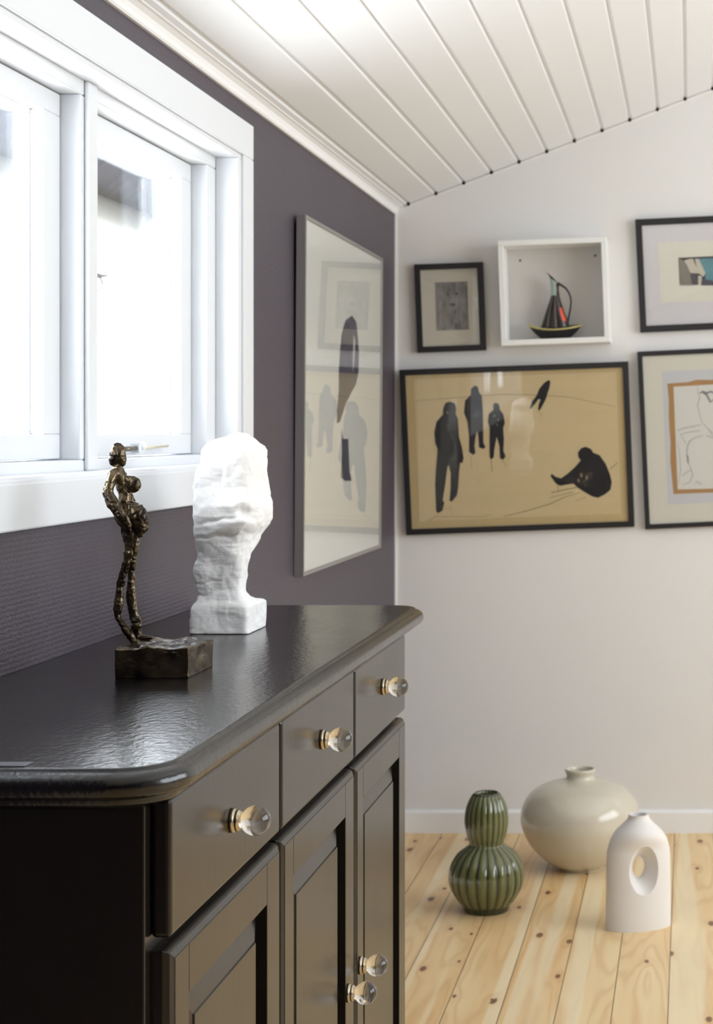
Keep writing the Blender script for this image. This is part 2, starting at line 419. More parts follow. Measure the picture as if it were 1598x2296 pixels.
# ------------------------------------------------------------------ dresser
dr = thing('dresser', 'glossy black painted wooden dresser with glass knobs against the dark wall', 'dresser', (-.75, 2.42, 0))
def dloc(o): o.location = (.75, -2.42, 0); return o
TOP = .960
b = MB()
b.box(-.95, -.5615, 1.70, 3.145, .0, .926)
b.build('carcass', paint_front, dr, .002); dloc(bpy.data.objects['carcass'])
def outline(d):
    x0, x1, y0, y1, R = -.955, -.536, 1.673, 3.25, .055
    pts = [(x0, y0-d)]
    for i in range(15):
        a = -PI/2+PI/2*i/14; pts.append((x1-R+(R+d)*math.cos(a), y0+R+(R+d)*math.sin(a)))
    for i in range(15):
        a = PI/2*i/14; pts.append((x1-R+(R+d)*math.cos(a), y1-R+(R+d)*math.sin(a)))
    pts.append((x0, y1+d))
    return pts
pf = [(-.012, .915), (.001, .921), (.0035, .924), (.004, .9275), (.0085, .929), (.0145, .931), (.0185, .936), (.020, .942), (.0188, .948), (.0155, .9525), (.0105, .9555), (.0065, .9562), (.0048, .9570), (.004, .9592), (.0025, .9600), (-.002, .9600)]
b = MB(); b.rings([[(p[0], p[1], z) for p in outline(d)] for d, z in pf], smooth=True)
o = b.build('dresser_top', paint_top, dr); dloc(o)
for p in o.data.polygons:
    if abs(p.normal.z) > .99 and p.area > .1: p.use_smooth = False
es = o.modifiers.new('es', 'EDGE_SPLIT'); es.split_angle = math.radians(50)

def knob(parent, y, z, xf):
    b = MB()
    b.lathe([(.0001, 0), (.0140, 0), (.0146, .0012), (.0146, .0035), (.0130, .0045), (.0118, .0052), (.0128, .0062), (.0132, .0078), (.0122, .0092), (.0108, .0100), (.0104, .0118), (.0001, .0118)], (xf, y, z), 'x', 40, 0)
    b.ball((xf+.0278, y, z), .0178, 48, 1)
    o = b.build('knob', [nickel, clear_knob], parent); o.location = (0, 0, 0)
    return o
SP = [(1.718, 2.176), (2.186, 2.655), (2.665, 3.132)]
XF = -.540
for i, (a, c) in enumerate(SP):
    b = MB(); b.box(-.5615, XF, a, c, .773, .919)
    d = dloc(b.build('drawer', paint_front, dr, .0055, 3))
    knob(d, (a+c)/2+(.0, -.0, .002)[i], (.8425, .850, .8535)[i], XF)
for i, (a, c) in enumerate(SP):
    z0, z1 = .10, .760
    b = MB(); e = .010; xf = -.5385
    ob = [(a, z0), (c, z0), (c, z1), (a, z1)]; ib = [(a+e, z0+e), (c-e, z0+e), (c-e, z1-e), (a+e, z1-e)]; mb_ = [(a+e*.35, z0+e*.35), (c-e*.35, z0+e*.35), (c-e*.35, z1-e*.35), (a+e*.35, z1-e*.35)]
    b.rings([[(-.5612, y, z) for y, z in ob], [(-.549, y, z) for y, z in ob], [(-.5425, y, z) for y, z in mb_], [(xf-.0004, y, z) for y, z in ib], [(-.556, y, z) for y, z in ib]], smooth=False, cap=False)
    sl, sr, rt = .058, .072, .062
    for bx in ((a+e, a+sl, z0+e, z1-e), (c-sr, c-e, z0+e, z1-e), (a+sl+.0006, c-sr-.0006, z1-rt, z1-e), (a+sl+.0006, c-sr-.0006, z0+e, z0+.08)):
        b.box(-.5605, xf, *bx)
    d = dloc(b.build('door', paint_front, dr, .0009, 2))
    y0, y1, za, zb = a+sl-.002, c-sr+.002, z0+.078, z1-rt+.002
    f = .038
    p = MB(); R0 = [(y0, za), (y1, za), (y1, zb), (y0, zb)]; R1 = [(y0+f, za+f), (y1-f, za+f), (y1-f, zb-f), (y0+f, zb-f)]; R2 = [(y0+f+.001, za+f+.001), (y1-f-.001, za+f+.001), (y1-f-.001, zb-f-.001), (y0+f+.001, zb-f-.001)]
    p.rings([[(-.560, y, z) for y, z in R0], [(-.5535, y, z) for y, z in R0], [(-.5455, y, z) for y, z in R1], [(-.5435, y, z) for y, z in R2]], smooth=False)
    p.build('door_panel', paint_front, d)
    if i == 1: knob(d, 2.600, .417, xf)
    if i == 2: knob(d, 2.695, .430, xf)

# ------------------------------------------------------------------ bronze figure
br = NT('dark_bronze'); bb = br.b
bb.inputs['Metallic'].default_value = .85; bb.inputs['Roughness'].default_value = .24
tc = br.node('ShaderNodeTexCoord'); nz = br.node('ShaderNodeTexNoise'); nz.inputs['Scale'].default_value = 38; nz.inputs['Detail'].default_value = 5
br.link(tc.outputs['Object'], nz.inputs['Vector'])
cr = br.node('ShaderNodeValToRGB'); cr.color_ramp.elements[0].position = .35; cr.color_ramp.elements[0].color = srgb(34, 29, 25); cr.color_ramp.elements[1].position = .7; cr.color_ramp.elements[1].color = srgb(112, 98, 76)
br.link(nz.outputs['Fac'], cr.inputs['Fac']); br.link(cr.outputs['Color'], bb.inputs['Base Color'])
bp = br.node('ShaderNodeBump'); bp.inputs['Strength'].default_value = .45; bp.inputs['Distance'].default_value = .0015
nb = br.node('ShaderNodeTexNoise'); nb.inputs['Scale'].default_value = 160; nb.inputs['Detail'].default_value = 3
br.link(tc.outputs['Object'], nb.inputs['Vector']); br.link(nb.outputs['Fac'], bp.inputs['Height']); br.link(bp.outputs['Normal'], bb.inputs['Normal'])
bronze = br.m
YF = 2.352; S1 = YF/F/4.027
st = thing('bronze_statuette', 'dark bronze statuette of a standing woman on a block, on the dresser', 'statuette', (-.745, 2.34, TOP))
def fp(cx, cy, dy=0):      # crop pixel of the figure -> local to statuette
    px = 200+cx/4.027; py = 970+cy/4.027
    Y = YF+dy; return Vector(((px-PX0)/F*Y+.745, Y-2.34, EYE-(py-PY0)/F*Y-TOP))
b = MB()
def cap(pts):
    P = [fp(p[0], p[1], p[3] if len(p) > 3 else 0) for p in pts]; R = [p[2]*S1*1.13 for p in pts]
    # resample
    Q = []; RR = []
    for i in range(len(P)-1):
        for k in range(5): Q.append(P[i].lerp(P[i+1], k/5)); RR.append(R[i]+(R[i+1]-R[i])*k/5)
    Q.append(P[-1]); RR.append(R[-1])
    b.tube(Q, RR, 12)
    b.ball(P[0], R[0], 12); b.ball(P[-1], R[-1], 12)
def ell(cx, cy, rx, ry, rz, rot=0, dy=0): b.ball(fp(cx, cy, dy), (rx*S1, ry*S1, rz*S1), 20, 0, rot)
# head with hood of hair
ell(256, 205, 70, 62, 112, .10); ell(234, 240, 55, 60, 62); ell(290, 240, 42, 46, 66, -.1); ell(228, 262, 48, 52, 36); ell(308, 268, 20, 26, 34)
ell(252, 150, 48, 46, 58, .1)
cap([(262, 290, 38), (262, 345, 33)])
# torso
cap([(262, 345, 44), (275, 400, 56), (300, 470, 52), (318, 560, 45), (325, 640, 52), (345, 740, 70), (360, 850, 66), (375, 940, 58), (380, 1010, 50)])
cap([(230, 370, 36, -.012), (300, 385, 34, .012)])
ell(300, 440, 50, 48, 48)
ell(402, 465, 62, 54, 76, -.1); cap([(345, 420, 34), (395, 455, 42)]); ell(405, 470, 46, 42, 50, 0, .022)
# belly
ell(428, 770, 106, 84, 155, -.35); ell(470, 790, 66, 70, 95, -.1); ell(445, 870, 62, 58, 66); ell(395, 700, 66, 60, 90, -.4)
ell(500, 850, 36, 36, 36); ell(455, 925, 36, 34, 24)
# near arm bent back with hand on hip
cap([(215, 380, 40, -.014), (190, 450, 36, -.02), (165, 545, 40, -.024), (200, 620, 46, -.026), (260, 710, 44, -.026), (320, 790, 44, -.024), (345, 830, 36, -.022)])
ell(210, 640, 50, 34, 60, -.5, -.024); ell(300, 800, 48, 34, 62, -.5, -.02); ell(268, 760, 44, 34, 50, -.5, -.018)
# far arm
cap([(290, 380, 30, .016), (375, 560, 16, .022), (400, 620, 16, .022)])
cap([(370, 545, 13, .010), (385, 640, 13, .012)])
# hips / thighs
cap([(345, 880, 50), (365, 1000, 44), (375, 1080, 44)]); cap([(415, 940, 36), (415, 1010, 36), (400, 1070, 36)])
# left leg (stepping back)
cap([(355, 1080, 40), (345, 1160, 30), (318, 1240, 30), (295, 1320, 30), (275, 1420, 30), (266, 1490, 30), (268, 1540, 38), (252, 1610, 32), (250, 1650, 24), (290, 1720, 26), (335, 1790, 28), (375, 1840, 30), (400, 1885, 26), (440, 1900, 20)])
# right leg
cap([(392, 1080, 38, .012), (392, 1160, 28, .016), (380, 1250, 30, .018), (376, 1350, 30, .018), (378, 1450, 38, .018), (384, 1540, 38, .018), (400, 1640, 36, .018), (428, 1720, 40, .018), (422, 1790, 38, .018), (440, 1850, 40, .018), (490, 1850, 20, .018), (560, 1852, 12, .018)])
for (cx, cy, r) in ((400, 1165, 24), (366, 1350, 20), (425, 1690, 42), (432, 1740, 40), (400, 1750, 30), (290, 1300, 26), (262, 1560, 30), (370, 1115, 24)): ell(cx, cy, r, r, r*.8)
fig = b.build('figure', bronze, st)
rm = fig.modifiers.new('remesh', 'REMESH'); rm.mode = 'VOXEL'; rm.voxel_size = .0009
bpy.context.view_layer.update()
nm = bpy.data.meshes.new_from_object(fig.evaluated_get(bpy.context.evaluated_depsgraph_get()))
fig.modifiers.clear(); fig.data = nm
co_n = [(v.co.copy(), v.normal.copy()) for v in nm.vertices]
for v, (c_, n_) in zip(nm.vertices, co_n):
    q = c_*120; r_ = noise.fractal(q, 1, 2, 2)
    cre = abs(noise.noise(c_*62+Vector((4, 2, 9))))
    if c_.z > .262: cre = 1
    v.co = c_+n_*(.0012*r_-.0008*max(0, .09-cre)/.09+.0003)
for p in nm.polygons: p.use_smooth = True
sm_ = fig.modifiers.new('s', 'SMOOTH'); sm_.iterations = 2; sm_.factor = .4

def rough_block(x0, x1, y0, y1, h, N, fn, lean=0):
    """closed box with subdivided faces; fn(p)->offset vector"""
    bm = bmesh.new(); bmesh.ops.create_cube(bm, size=1)
    bmesh.ops.subdivide_edges(bm, edges=bm.edges[:], cuts=N, use_grid_fill=True)
    for v in bm.verts:
        p = Vector(((x0+x1)/2+v.co.x*(x1-x0), (y0+y1)/2+v.co.y*(y1-y0), (v.co.z+.5)*h))
        p = p+fn(p); v.co = p
    for f in bm.faces: f.smooth = True
    return bm
def blk(p):
    c = Vector((0, .0, .021))
    o = Vector((0, 0, 0))
    if p.z > .036: o.z += (noise.fractal(p*38, 1, 2, 3)*.0068+.0008)*min(1, .25+8*min(abs(p.x-.0515), abs(p.x+.05), .1)*10*.1+.2)
    n3 = noise.noise_vector(p*55)
    k = .0014 if p.z > .004 else .0003
    o += n3*k
    o.x += (p.y-.0)*.03*0
    return o
bm = rough_block(-.0500, .0515, -.057, .060, .041, 40, blk)
me = bpy.data.meshes.new('plinth'); bm.to_mesh(me); bm.free(); me.materials.append(bronze)
o = bpy.data.objects.new('plinth', me); COL.objects.link(o); o.parent = st
bvl = o.modifiers.new('s', 'SMOOTH'); bvl.iterations = 2; bvl.factor = .4


b = MB(); b.box(-.95, -.676, 1.679, 1.700, 0, .0006)
o = b.build('clear_tape_strip', mat('dull_clear_strip', srgb(96, 96, 108), .35), None, loc=(0, 0, TOP+.0003))
tag(o, 'thin pale grey strip lying along the near left edge of the dresser top', 'strip')

# ------------------------------------------------------------------ plaster head
pl = NT('white_plaster'); p_ = pl.b
p_.inputs['Base Color'].default_value = srgb(238, 237, 236); p_.inputs['Roughness'].default_value = .85
tc = pl.node('ShaderNodeTexCoord'); n1 = pl.node('ShaderNodeTexNoise'); n1.inputs['Scale'].default_value = 140; n1.inputs['Detail'].default_value = 8
mp = pl.node('ShaderNodeMapping'); mp.inputs['Scale'].default_value = (14, 14, 190); mp.inputs['Rotation'].default_value = (.05, .12, 0)
n2 = pl.node('ShaderNodeTexNoise'); n2.inputs['Scale'].default_value = 1; n2.inputs['Detail'].default_value = 3
pl.link(tc.outputs['Object'], n1.inputs['Vector']); pl.link(tc.outputs['Object'], mp.inputs['Vector']); pl.link(mp.outputs[0], n2.inputs['Vector'])
ad = pl.node('ShaderNodeMath', operation='ADD'); pl.link(n1.outputs['Fac'], ad.inputs[0]); pl.link(n2.outputs['Fac'], ad.inputs[1])
bp = pl.node('ShaderNodeBump'); bp.inputs['Strength'].default_value = .38; bp.inputs['Distance'].default_value = .0020
pl.link(ad.outputs[0], bp.inputs['Height']); pl.link(bp.outputs['Normal'], p_.inputs['Normal'])
plaster = pl.m
HX, HY = -.79, 2.84
# crop y, left, front corner, right, front depth, exponent
HT = [(100, 600, 760, 900, 2.81, 2.4), (125, 480, 780, 960, 2.80, 2.6), (160, 385, 800, 1000, 2.79, 3.0), (210, 330, 820, 1062, 2.78, 3.4), (260, 292, 830, 1096, 2.775, 3.6), (350, 282, 830, 1094, 2.772, 3.8),
      (450, 245, 830, 1082, 2.77, 4), (550, 218, 830, 1092, 2.77, 4), (650, 206, 835, 1112, 2.77, 4), (750, 204, 840, 1135, 2.765, 4), (850, 200, 850, 1160, 2.76, 4), (950, 188, 850, 1152, 2.76, 3.8),
      (1020, 174, 845, 1142, 2.765, 3.6), (1080, 186, 830, 1112, 2.77, 3.6), (1160, 212, 800, 1052, 2.78, 3.6), (1250, 235, 785, 982, 2.787, 3.6), (1350, 265, 780, 925, 2.792, 3.8), (1400, 278, 775, 885, 2.795, 4),
      (1480, 262, 765, 850, 2.797, 4), (1600, 246, 760, 842, 2.797, 4), (1750, 256, 745, 824, 2.797, 4), (1800, 266, 745, 836, 2.795, 4), (1845, 272, 770, 870, 2.793, 4.5), (1875, 262, 800, 930, 2.79, 6), (1900, 235, 825, 1015, 2.786, 8), (1925, 218, 838, 1045, 2.784, 10), (1960, 213, 840, 1048, 2.783, 12), (2205, 205, 842, 1046, 2.781, 14)]
zf = lambda cy: EYE-(960+cy/4.782-PY0)*2.80/F
rows = 190; segs = 220
ztab = []
for i in range(rows):
    cy = 2205-(2205-100)*i/(rows-1)
    L, C, R, yf, n_ = (interp(HT, cy, k) for k in range(1, 6))
    x0 = -(PX0-380-L/4.782)*yf/F; x1 = -(PX0-380-C/4.782)*yf/F; y1 = F*(-x1)/(PX0-380-R/4.782)
    gr = 1+.22/n_
    z = zf(cy)-zf(2205)
    ztab.append((z, (x0+x1)/2, (x1-x0)/2*gr, (yf+y1)/2, (y1-yf)/2*(1+.05/n_), n_, cy))
rs = []
for (z, cx, a, cyy, bb_, n_, crop) in ztab:
    ring = []
    for j in range(segs):
        t = 2*PI*j/segs; c, s = math.cos(t), math.sin(t)
        r = (abs(c)**n_+abs(s)**n_)**(-1/n_)
        p = Vector((cx+a*r*c-HX, cyy+bb_*r*s-HY, z)); nrm = Vector((c, s, 0))
        q = Vector((p.x, p.y, p.z))
        base = crop > 1890
        amp = .0014 if base else .0030
        d = noise.fractal(q*24, 1, 2, 3)*amp*1.3+noise.fractal(q*60+Vector((3, 1, 7)), 1, 2, 4)*.0013
        # wrapped folds
        fold = noise.fractal(Vector((q.x*14, q.y*14, q.z*85+noise.noise(q*18)*3)), 1, 2, 3)
        kf = (.0010 if 850 < crop < 1880 else .0007)*(1 if s < 0 else .5)
        d += fold*kf
        if s < 0:
            fw = min(1, -s/.45)
            # screen-like coordinates on the front
            sx = 380+0; u = (PX0-(-(p.x+HX))*F/(p.y+HY)-380)*4.782
            wob = 60*noise.noise(Vector((u/140, crop/300, 3)))+.10*(u-600)
            g = lambda ux, uy, wx, wy: math.exp(-((u-ux)/wx)**2-((crop+wob-uy)/wy)**2)
            d0 = d; d += -.0075*g(650, 540, 150, 230)+.003*g(610, 520, 30, 200)+.005*g(720, 830, 260, 55)-.011*g(810, 945, 75, 55)-.005*g(520, 985, 190, 22)+.005*g(650, 1050, 260, 50)-.004*g(560, 1165, 260, 18)+.004*g(500, 1110, 200, 35)
            d += -.003*g(420, 1640, 180, 14)-.003*g(330, 1770, 120, 20)
            d = d0+(d-d0)*fw
        d += .0022*max(0, c)*noise.noise(Vector((p.y*30, p.z*16, 4)))*(0 if base else 1)
        ring.append(tuple(p+nrm*d))
    rs.append(ring)
# close the crown
z, cx, a, cyy, bb_, n_, _ = ztab[-1]
for k in range(1, 9):
    f = math.cos(k/8*PI/2); dz = math.sin(k/8*PI/2)*.006
    rs.append([((q[0]-(cx-HX))*f+(cx-HX), (q[1]-(cyy-HY))*f+(cyy-HY), z+dz+noise.noise(Vector(q)*40)*.002*f) for q in rs[rows-1]])
b = MB(); b.rings(rs)
o = b.build('plaster_bust', plaster, None, loc=(HX, HY, TOP+.0008))
tag(o, 'rough white plaster bust of a wrapped head standing on the black dresser', 'bust')

# ------------------------------------------------------------------ pictures
TH = -.037
def picture(name, label, cx, cy, w, h, bord, depth, framemat, slope=-.037, fdepth=.006, lean=.006):
    """framed picture on the back wall; centre and size in photo pixels on its front plane"""
    yf = D-depth; s = yf/F
    e = thing(name, label, 'picture', ((cx-PX0)*s, D-.001-h/2*s*math.sin(lean), EYE-(cy-PY0)*s), (lean, slope, 0))
    hw, hh = w/2*s, h/2*s; t = bord*s
    b = MB()
    O = [(-hw, -hh), (hw, -hh), (hw, hh), (-hw, hh)]; I = [(-hw+t, -hh+t), (hw-t, -hh+t), (hw-t, hh-t), (-hw+t, hh-t)]
    b.rings([[(x, 0, z) for x, z in I], [(x, 0, z) for x, z in O], [(x, -depth, z) for x, z in O], [(x, -depth, z) for x, z in I], [(x, 0, z) for x, z in I]], smooth=False, cap=False)
    b.build('frame', framemat, e, .0012)
    def L(px, py, d=0):   # photo px -> local point on the sheet, d = lift
        return ((px-cx)*s, -depth+fdepth+.0015-d, -(py-cy-slope*(px-cx))*s)
    g = MB(); g.box(-hw+t*.98, hw-t*.98, -depth+fdepth-.002, -depth+fdepth-.001, -hh+t*.98, hh-t*.98)
    g.build('glass', glass, e)
    return e, L, (hw-t, hh-t, -depth+fdepth+.0015)
def sheet(e, inner, m, name='mat_board'):
    hw, hh, y = inner; b = MB(); b.box(-hw-.001, hw+.001, y, y+.003, -hh-.001, hh+.001); return b.build(name, m, e)
def rect(b, L, x0, y0, x1, y1, mi, d, slope=-.037, c=None):
    # axis aligned on the sheet; coordinates given along its left/top edges
    P = [L(x0, y0+slope*(x0-c), d), L(x1, y0+slope*(x1-c), d), L(x1, y1+slope*(x1-c), d), L(x0, y1+slope*(x0-c), d)]
    b.poly(P, mi)
def stroke(b, L, pts, w, mi, d, taper=False):
    P = [Vector((p[0], p[1])) for p in pts]; l = []; r = []
    for i, p in enumerate(P):
        t = (P[min(i+1, len(P)-1)]-P[max(i-1, 0)]).normalized(); n = Vector((-t.y, t.x))
        ww = w/2*(1 if not taper else (.35+.65*math.sin(PI*(i+.5)/len(P))))
        l.append(p+n*ww); r.append(p-n*ww)
    for i in range(len(P)-1):
        b.poly([L(*l[i], d), L(*l[i+1], d), L(*r[i+1], d), L(*r[i], d)], mi)
charcoal = mat('charcoal_ink', srgb(38, 36, 38), .8, bump=.2, scale=200, var=.35, varscale=120)
pencil = mat('pencil_line', srgb(190, 188, 185), .9)
pencil_dark = mat('pencil_dark', srgb(140, 138, 138), .9)

# big skating print
kraft = mat('kraft_paper', srgb(219, 198, 155), .8, var=.06, varscale=3, stretch=(1, 1, 14))
kraft_edge = mat('kraft_border', srgb(206, 183, 136), .8, var=.04, varscale=8)
sketch = mat('sketch_grey', srgb(138, 124, 96), .9)
e, L, inn = picture('framed_drawing', 'wide black framed tan drawing of dark figures, hung below the small picture', 1159.5, 1005, 512, 371, 13, .022, black_frame, lean=.034)
sheet(e, inn, kraft_edge, 'backing_sheet')
b = MB()
C7 = lambda p: (890+p[0]/2.959, 790+p[1]/2.959)
rect(b, L, 934, 842, 1387, 1160, 0, .0004, c=1159.5)
figs = [[(365,325),(395,335),(405,370),(400,405),(412,440),(415,560),(430,620),(440,700),(430,735),(415,730),(405,800),(395,900),(385,950),(350,990),(335,985),(345,900),(350,800),(338,745),(330,760),(310,880),(290,980),(300,1000),(285,1050),(255,1068),(243,1055),(243,880),(255,760),(270,640),(255,600),(252,530),(270,460),(315,410),(318,370),(335,335)],
 [(535,218),(555,230),(560,265),(577,285),(580,400),(578,500),(575,600),(588,625),(575,640),(545,630),(543,560),(538,520),(528,545),(515,620),(520,665),(505,680),(478,660),(482,560),(475,460),(455,400),(465,320),(505,280),(508,240)],
 [(668,332),(690,345),(692,378),(715,410),(722,470),(710,500),(712,580),(705,650),(718,690),(700,712),(680,700),(680,620),(665,560),(655,600),(645,650),(640,695),(620,712),(612,690),(615,600),(620,500),(610,460),(618,410),(650,380),(650,345)],
 [(1025,182),(1035,195),(1028,230),(1015,265),(1000,310),(960,380),(945,383),(950,350),(965,310),(950,310),(925,345),(898,375),(890,370),(905,330),(940,285),(960,240),(990,205),(1010,190)],
 [(1250,625),(1285,640),(1300,665),(1340,680),(1380,740),(1405,810),(1415,860),(1405,910),(1370,940),(1320,965),(1280,955),(1230,925),(1185,895),(1160,870),(1110,878),(1070,885),(1045,870),(1010,820),(1020,805),(1045,825),(1080,835),(1130,800),(1175,760),(1215,715),(1200,695),(1198,665),(1220,635)]]
for f in figs: b.poly([L(*C7(p), .0010) for p in f], 1)
for pts, w, mi in (([(130,320),(400,300),(700,278),(900,280),(1150,295),(1460,360)], 1.2, 2), ([(690,1090),(850,1050),(1000,1005),(1100,960),(1200,930)], 1.8, 2), ([(1405,775),(1460,730)], 2, 2),
        ([(1010,930),(1180,895)], 2.2, 2), ([(1000,965),(1160,925)], 1.5, 2), ([(1170,985),(1240,960)], 1.2, 2), ([(1055,880),(1060,925)], 1.5, 2), ([(490,690),(490,770)], .9, 2), ([(622,715),(625,795)], 1.6, 2), ([(695,715),(720,750)], 1.2, 2),
        ([(950,385),(970,430)], 1, 2), ([(190,1120),(250,1080)], 1.2, 2), ([(300,1040),(340,1030),(345,1070)], 1, 2), ([(240,1090),(560,1090),(610,1075)], 1, 2)):
    stroke(b, L, [C7(p) for p in pts], w, mi, .0008, True)
for (x_, y_, r_) in ((1215, 815, 9), (1250, 830, 9), (1195, 850, 8), (655, 420, 5), (680, 445, 5), (672, 480, 4), (345, 400, 5)):
    b.poly([L(*C7((x_+r_*math.cos(a), y_+1.8*r_*math.sin(a))), .0013) for a in [k*PI/4 for k in range(8)]], 2)
b.build('drawing', [kraft, charcoal, sketch], e)

# small picture
mat_cream = mat('cream_mat_board', srgb(212, 207, 192), .85)
etch = mat('grey_etching', srgb(140, 136, 134), .85, var=.95, varscale=45, stretch=(1.5, 1, .5))
etch_dark = mat('etching_dark', srgb(98, 94, 95), .9)
e, L, inn = picture('framed_etching', 'small black framed grey etching, leftmost on the white wall', 1008.5, 689, 154, 198, 13, .022, black_frame)
sheet(e, inn, mat_cream)
b = MB(); rect(b, L, 976, 632, 1049, 740, 0, .0006, c=1008.5)
C3 = lambda x_, y_: (900+x_/7.264, 560+y_/7.264)
for (x_, y_, rx, ry) in ((758, 722, 24, 26), (903, 712, 26, 22), (830, 893, 52, 30), (870, 1010, 14, 40), (872, 1240, 20, 60), (850, 575, 18, 16)):
    b.poly([L(*C3(x_+rx*math.cos(a), y_+ry*math.sin(a)), .0010) for a in [k*PI/6 for k in range(12)]], 1)
b.build('etching', [etch, etch_dark], e)

# upper right picture
lav = mat('pale_lavender_mat', srgb(222, 219, 222), .85); cream2 = mat('ivory_mat', srgb(230, 227, 214), .85)
e, L, inn = picture('framed_print', 'black framed small teal and grey print in a wide mat, top right', 1429+150, 612, 300, 254, 14.5, .022, black_frame, -.045)
sheet(e, inn, lav)
CX = 1579
b = MB(); rect(b, L, 1477, 543-4, 1477+204, 679-4, 0, .0006, -.045, CX)
rect(b, L, 1522, 577-2, 1636, 638-2, 1, .0009, -.045, CX)
C5 = lambda p: (1400+p[0]/7.177, 460+p[1]/7.177)
for pts, mi in (([(885,840),(960,900),(1010,900),(1050,1060),(1080,1290),(885,1290)], 2), ([(960,890),(1060,860),(1110,860),(1200,1100),(1060,1090),(1010,960)], 3), ([(1140,860),(1210,860),(1300,1090),(1270,1150),(1180,1090)], 3),
                ([(1200,860),(1420,850),(1640,850),(1640,1230),(1400,1240),(1290,1190),(1300,1090)], 4), ([(1060,1090),(1160,1110),(1180,1280),(1085,1285)], 5), ([(1180,1130),(1250,1140),(1220,1270),(1175,1280)], 3), ([(1240,1140),(1290,1190),(1640,1260),(1640,1290),(1220,1290)], 5),
                ([(1105,860),(1140,860),(1195,1060),(1160,1040)], 1), ([(1030,930),(1055,940),(1050,990),(1035,980)], 1), ([(885,838),(905,838),(905,1290),(885,1290)], 1)):
    b.poly([L(*C5(p), .0012+.0001*mi) for p in pts], mi)
b.build('print', [cream2, mat('print_black', srgb(52, 52, 54), .8), mat('print_taupe', srgb(140, 136, 124), .8, var=.15, varscale=60), mat('print_bone', srgb(206, 200, 184), .8, var=.12, varscale=80), mat('print_teal', srgb(104, 152, 160), .8, var=.15, varscale=40), mat('print_slate', srgb(88, 86, 96), .8, var=.2, varscale=60)], e)

# lower right picture
e, L, inn = picture('framed_sketch', 'black framed pencil sketch with brown taped border, lower right', 1437+150, 981, 300, 399, 11, .022, black_frame, -.045)
sheet(e, inn, mat('ivory_mat_board', srgb(226, 222, 208), .85))
CX = 1587
sl = -.045*(1500-CX)
b = MB(); rect(b, L, 1490, 832-sl, 1684, 1131-sl, 0, .0004, -.045, CX)
C6 = lambda p: (1400+p[0]/5.101, 760+p[1]/5.101)
tape = [(515,510),(760,492),(850,465),(1010,468),(1430,440),(1445,1690),(1010,1755),(530,1775),(510,1400),(522,1200),(515,900),(525,700)]
b.poly([L(*C6(p), .0007) for p in tape], 1)
b.poly([L(*C6(p), .0010) for p in [(585,545),(850,530),(1375,500),(1385,1640),(1010,1712),(580,1722),(582,1100)]], 2)
for pts, w, mi in (([(860,540),(860,620),(880,660),(850,760),(870,860),(885,940)], 2.4, 3), ([(900,600),(960,640),(1000,720),(1040,690),(1080,740)], 5, 4), ([(880,620),(920,600),(960,620),(1010,600),(1080,640)], 5, 4), ([(885,940),(960,1030),(1010,1080),(1100,1120)], 2.4, 3),
        ([(600,1050),(700,1015),(790,1000),(880,980)], 3, 3), ([(640,1090),(760,1060),(870,1050)], 2.4, 3), ([(900,1100),(800,1130),(740,1170),(710,1240),(700,1330),(715,1420)], 3.4, 3), ([(710,1330),(712,1420)], 4, 4), ([(715,1420),(740,1480),(760,1560),(720,1640),(640,1670)], 2.6, 3), ([(640,1560),(750,1490)], 2.4, 3), ([(600,1180),(620,1300),(625,1500),(590,1660)], 2, 3), ([(640,1090),(700,1200)], 2, 3),
        ([(760,1670),(810,1620),(830,1660),(880,1660)], 1.6, 3), ([(800,1640),(850,1650)], 2.4, 3), ([(960,1030),(1010,1120),(1060,1300),(1100,1500)], 2, 3), ([(930,1100),(1000,1130)], 3, 3)):
    stroke(b, L, [C6(p) for p in pts], w, mi, .0013, True)
b.build('sketch', [mat('pale_grey_card', srgb(212, 212, 214), .85), mat('brown_tape', srgb(182, 142, 92), .7, var=.12, varscale=25, stretch=(1, 1, .3)), mat('sketch_paper', srgb(226, 224, 216), .85), pencil, pencil_dark], e)

# tall silver framed picture on the dark wall
XP = .9345
yA, yB, zA, zB = 3.995, 5.0, .952, 1.828
e = thing('framed_artwork', 'large silver framed white picture with a dark figure, on the dark wall', 'picture', (-W+.003, (yA+yB)/2, (zA+zB)/2), (0, .007, 0))
hw, hh, t, dp = (yB-yA)/2, (zB-zA)/2, .0085, W-XP
b = MB()
O = [(-hw, -hh), (hw, -hh), (hw, hh), (-hw, hh)]; I = [(-hw+t, -hh+t), (hw-t, -hh+t), (hw-t, hh-t), (-hw+t, hh-t)]
b.rings([[(0.001, y, z) for y, z in I], [(0.001, y, z) for y, z in O], [(dp-.004, y, z) for y, z in O]], smooth=False, cap=False, mi=1)
b.rings([[(dp-.004, y, z) for y, z in O], [(dp, y, z) for y, z in O], [(dp, y, z) for y, z in I], [(.001, y, z) for y, z in I]], smooth=False, cap=False, mi=0)
b.build('frame', [silver_frame, grey_frame], e, .0008)
b = MB(); b.box(dp-.009, dp-.006, -hw+t, hw-t, -hh+t, hh-t); b.build('mat_board', mat('white_mat', srgb(226, 226, 218), .85), e)
b = MB(); b.box(dp-.0035, dp-.0025, -hw+t, hw-t, -hh+t, hh-t); b.build('glass', glass_pane('framed_glass', ior=1.5), e)
def LP(cx, cy, lift=.0004):
    px = 600+cx/2.295; py = 400+cy/2.295; X = W-dp+.006; Y = F*X/(PX0-px)
    return (dp-.006+lift, Y-(yA+yB)/2, EYE-(py-PY0)*Y/F-(zA+zB)/2)
b = MB()
b.poly([LP(*p) for p in [(425,705),(448,740),(455,800),(462,900),(460,1000),(448,1060),(430,1090),(395,1160),(368,1250),(350,1262),(352,1180),(360,1090),(358,1000),(365,880),(372,800),(392,730)]], 0)
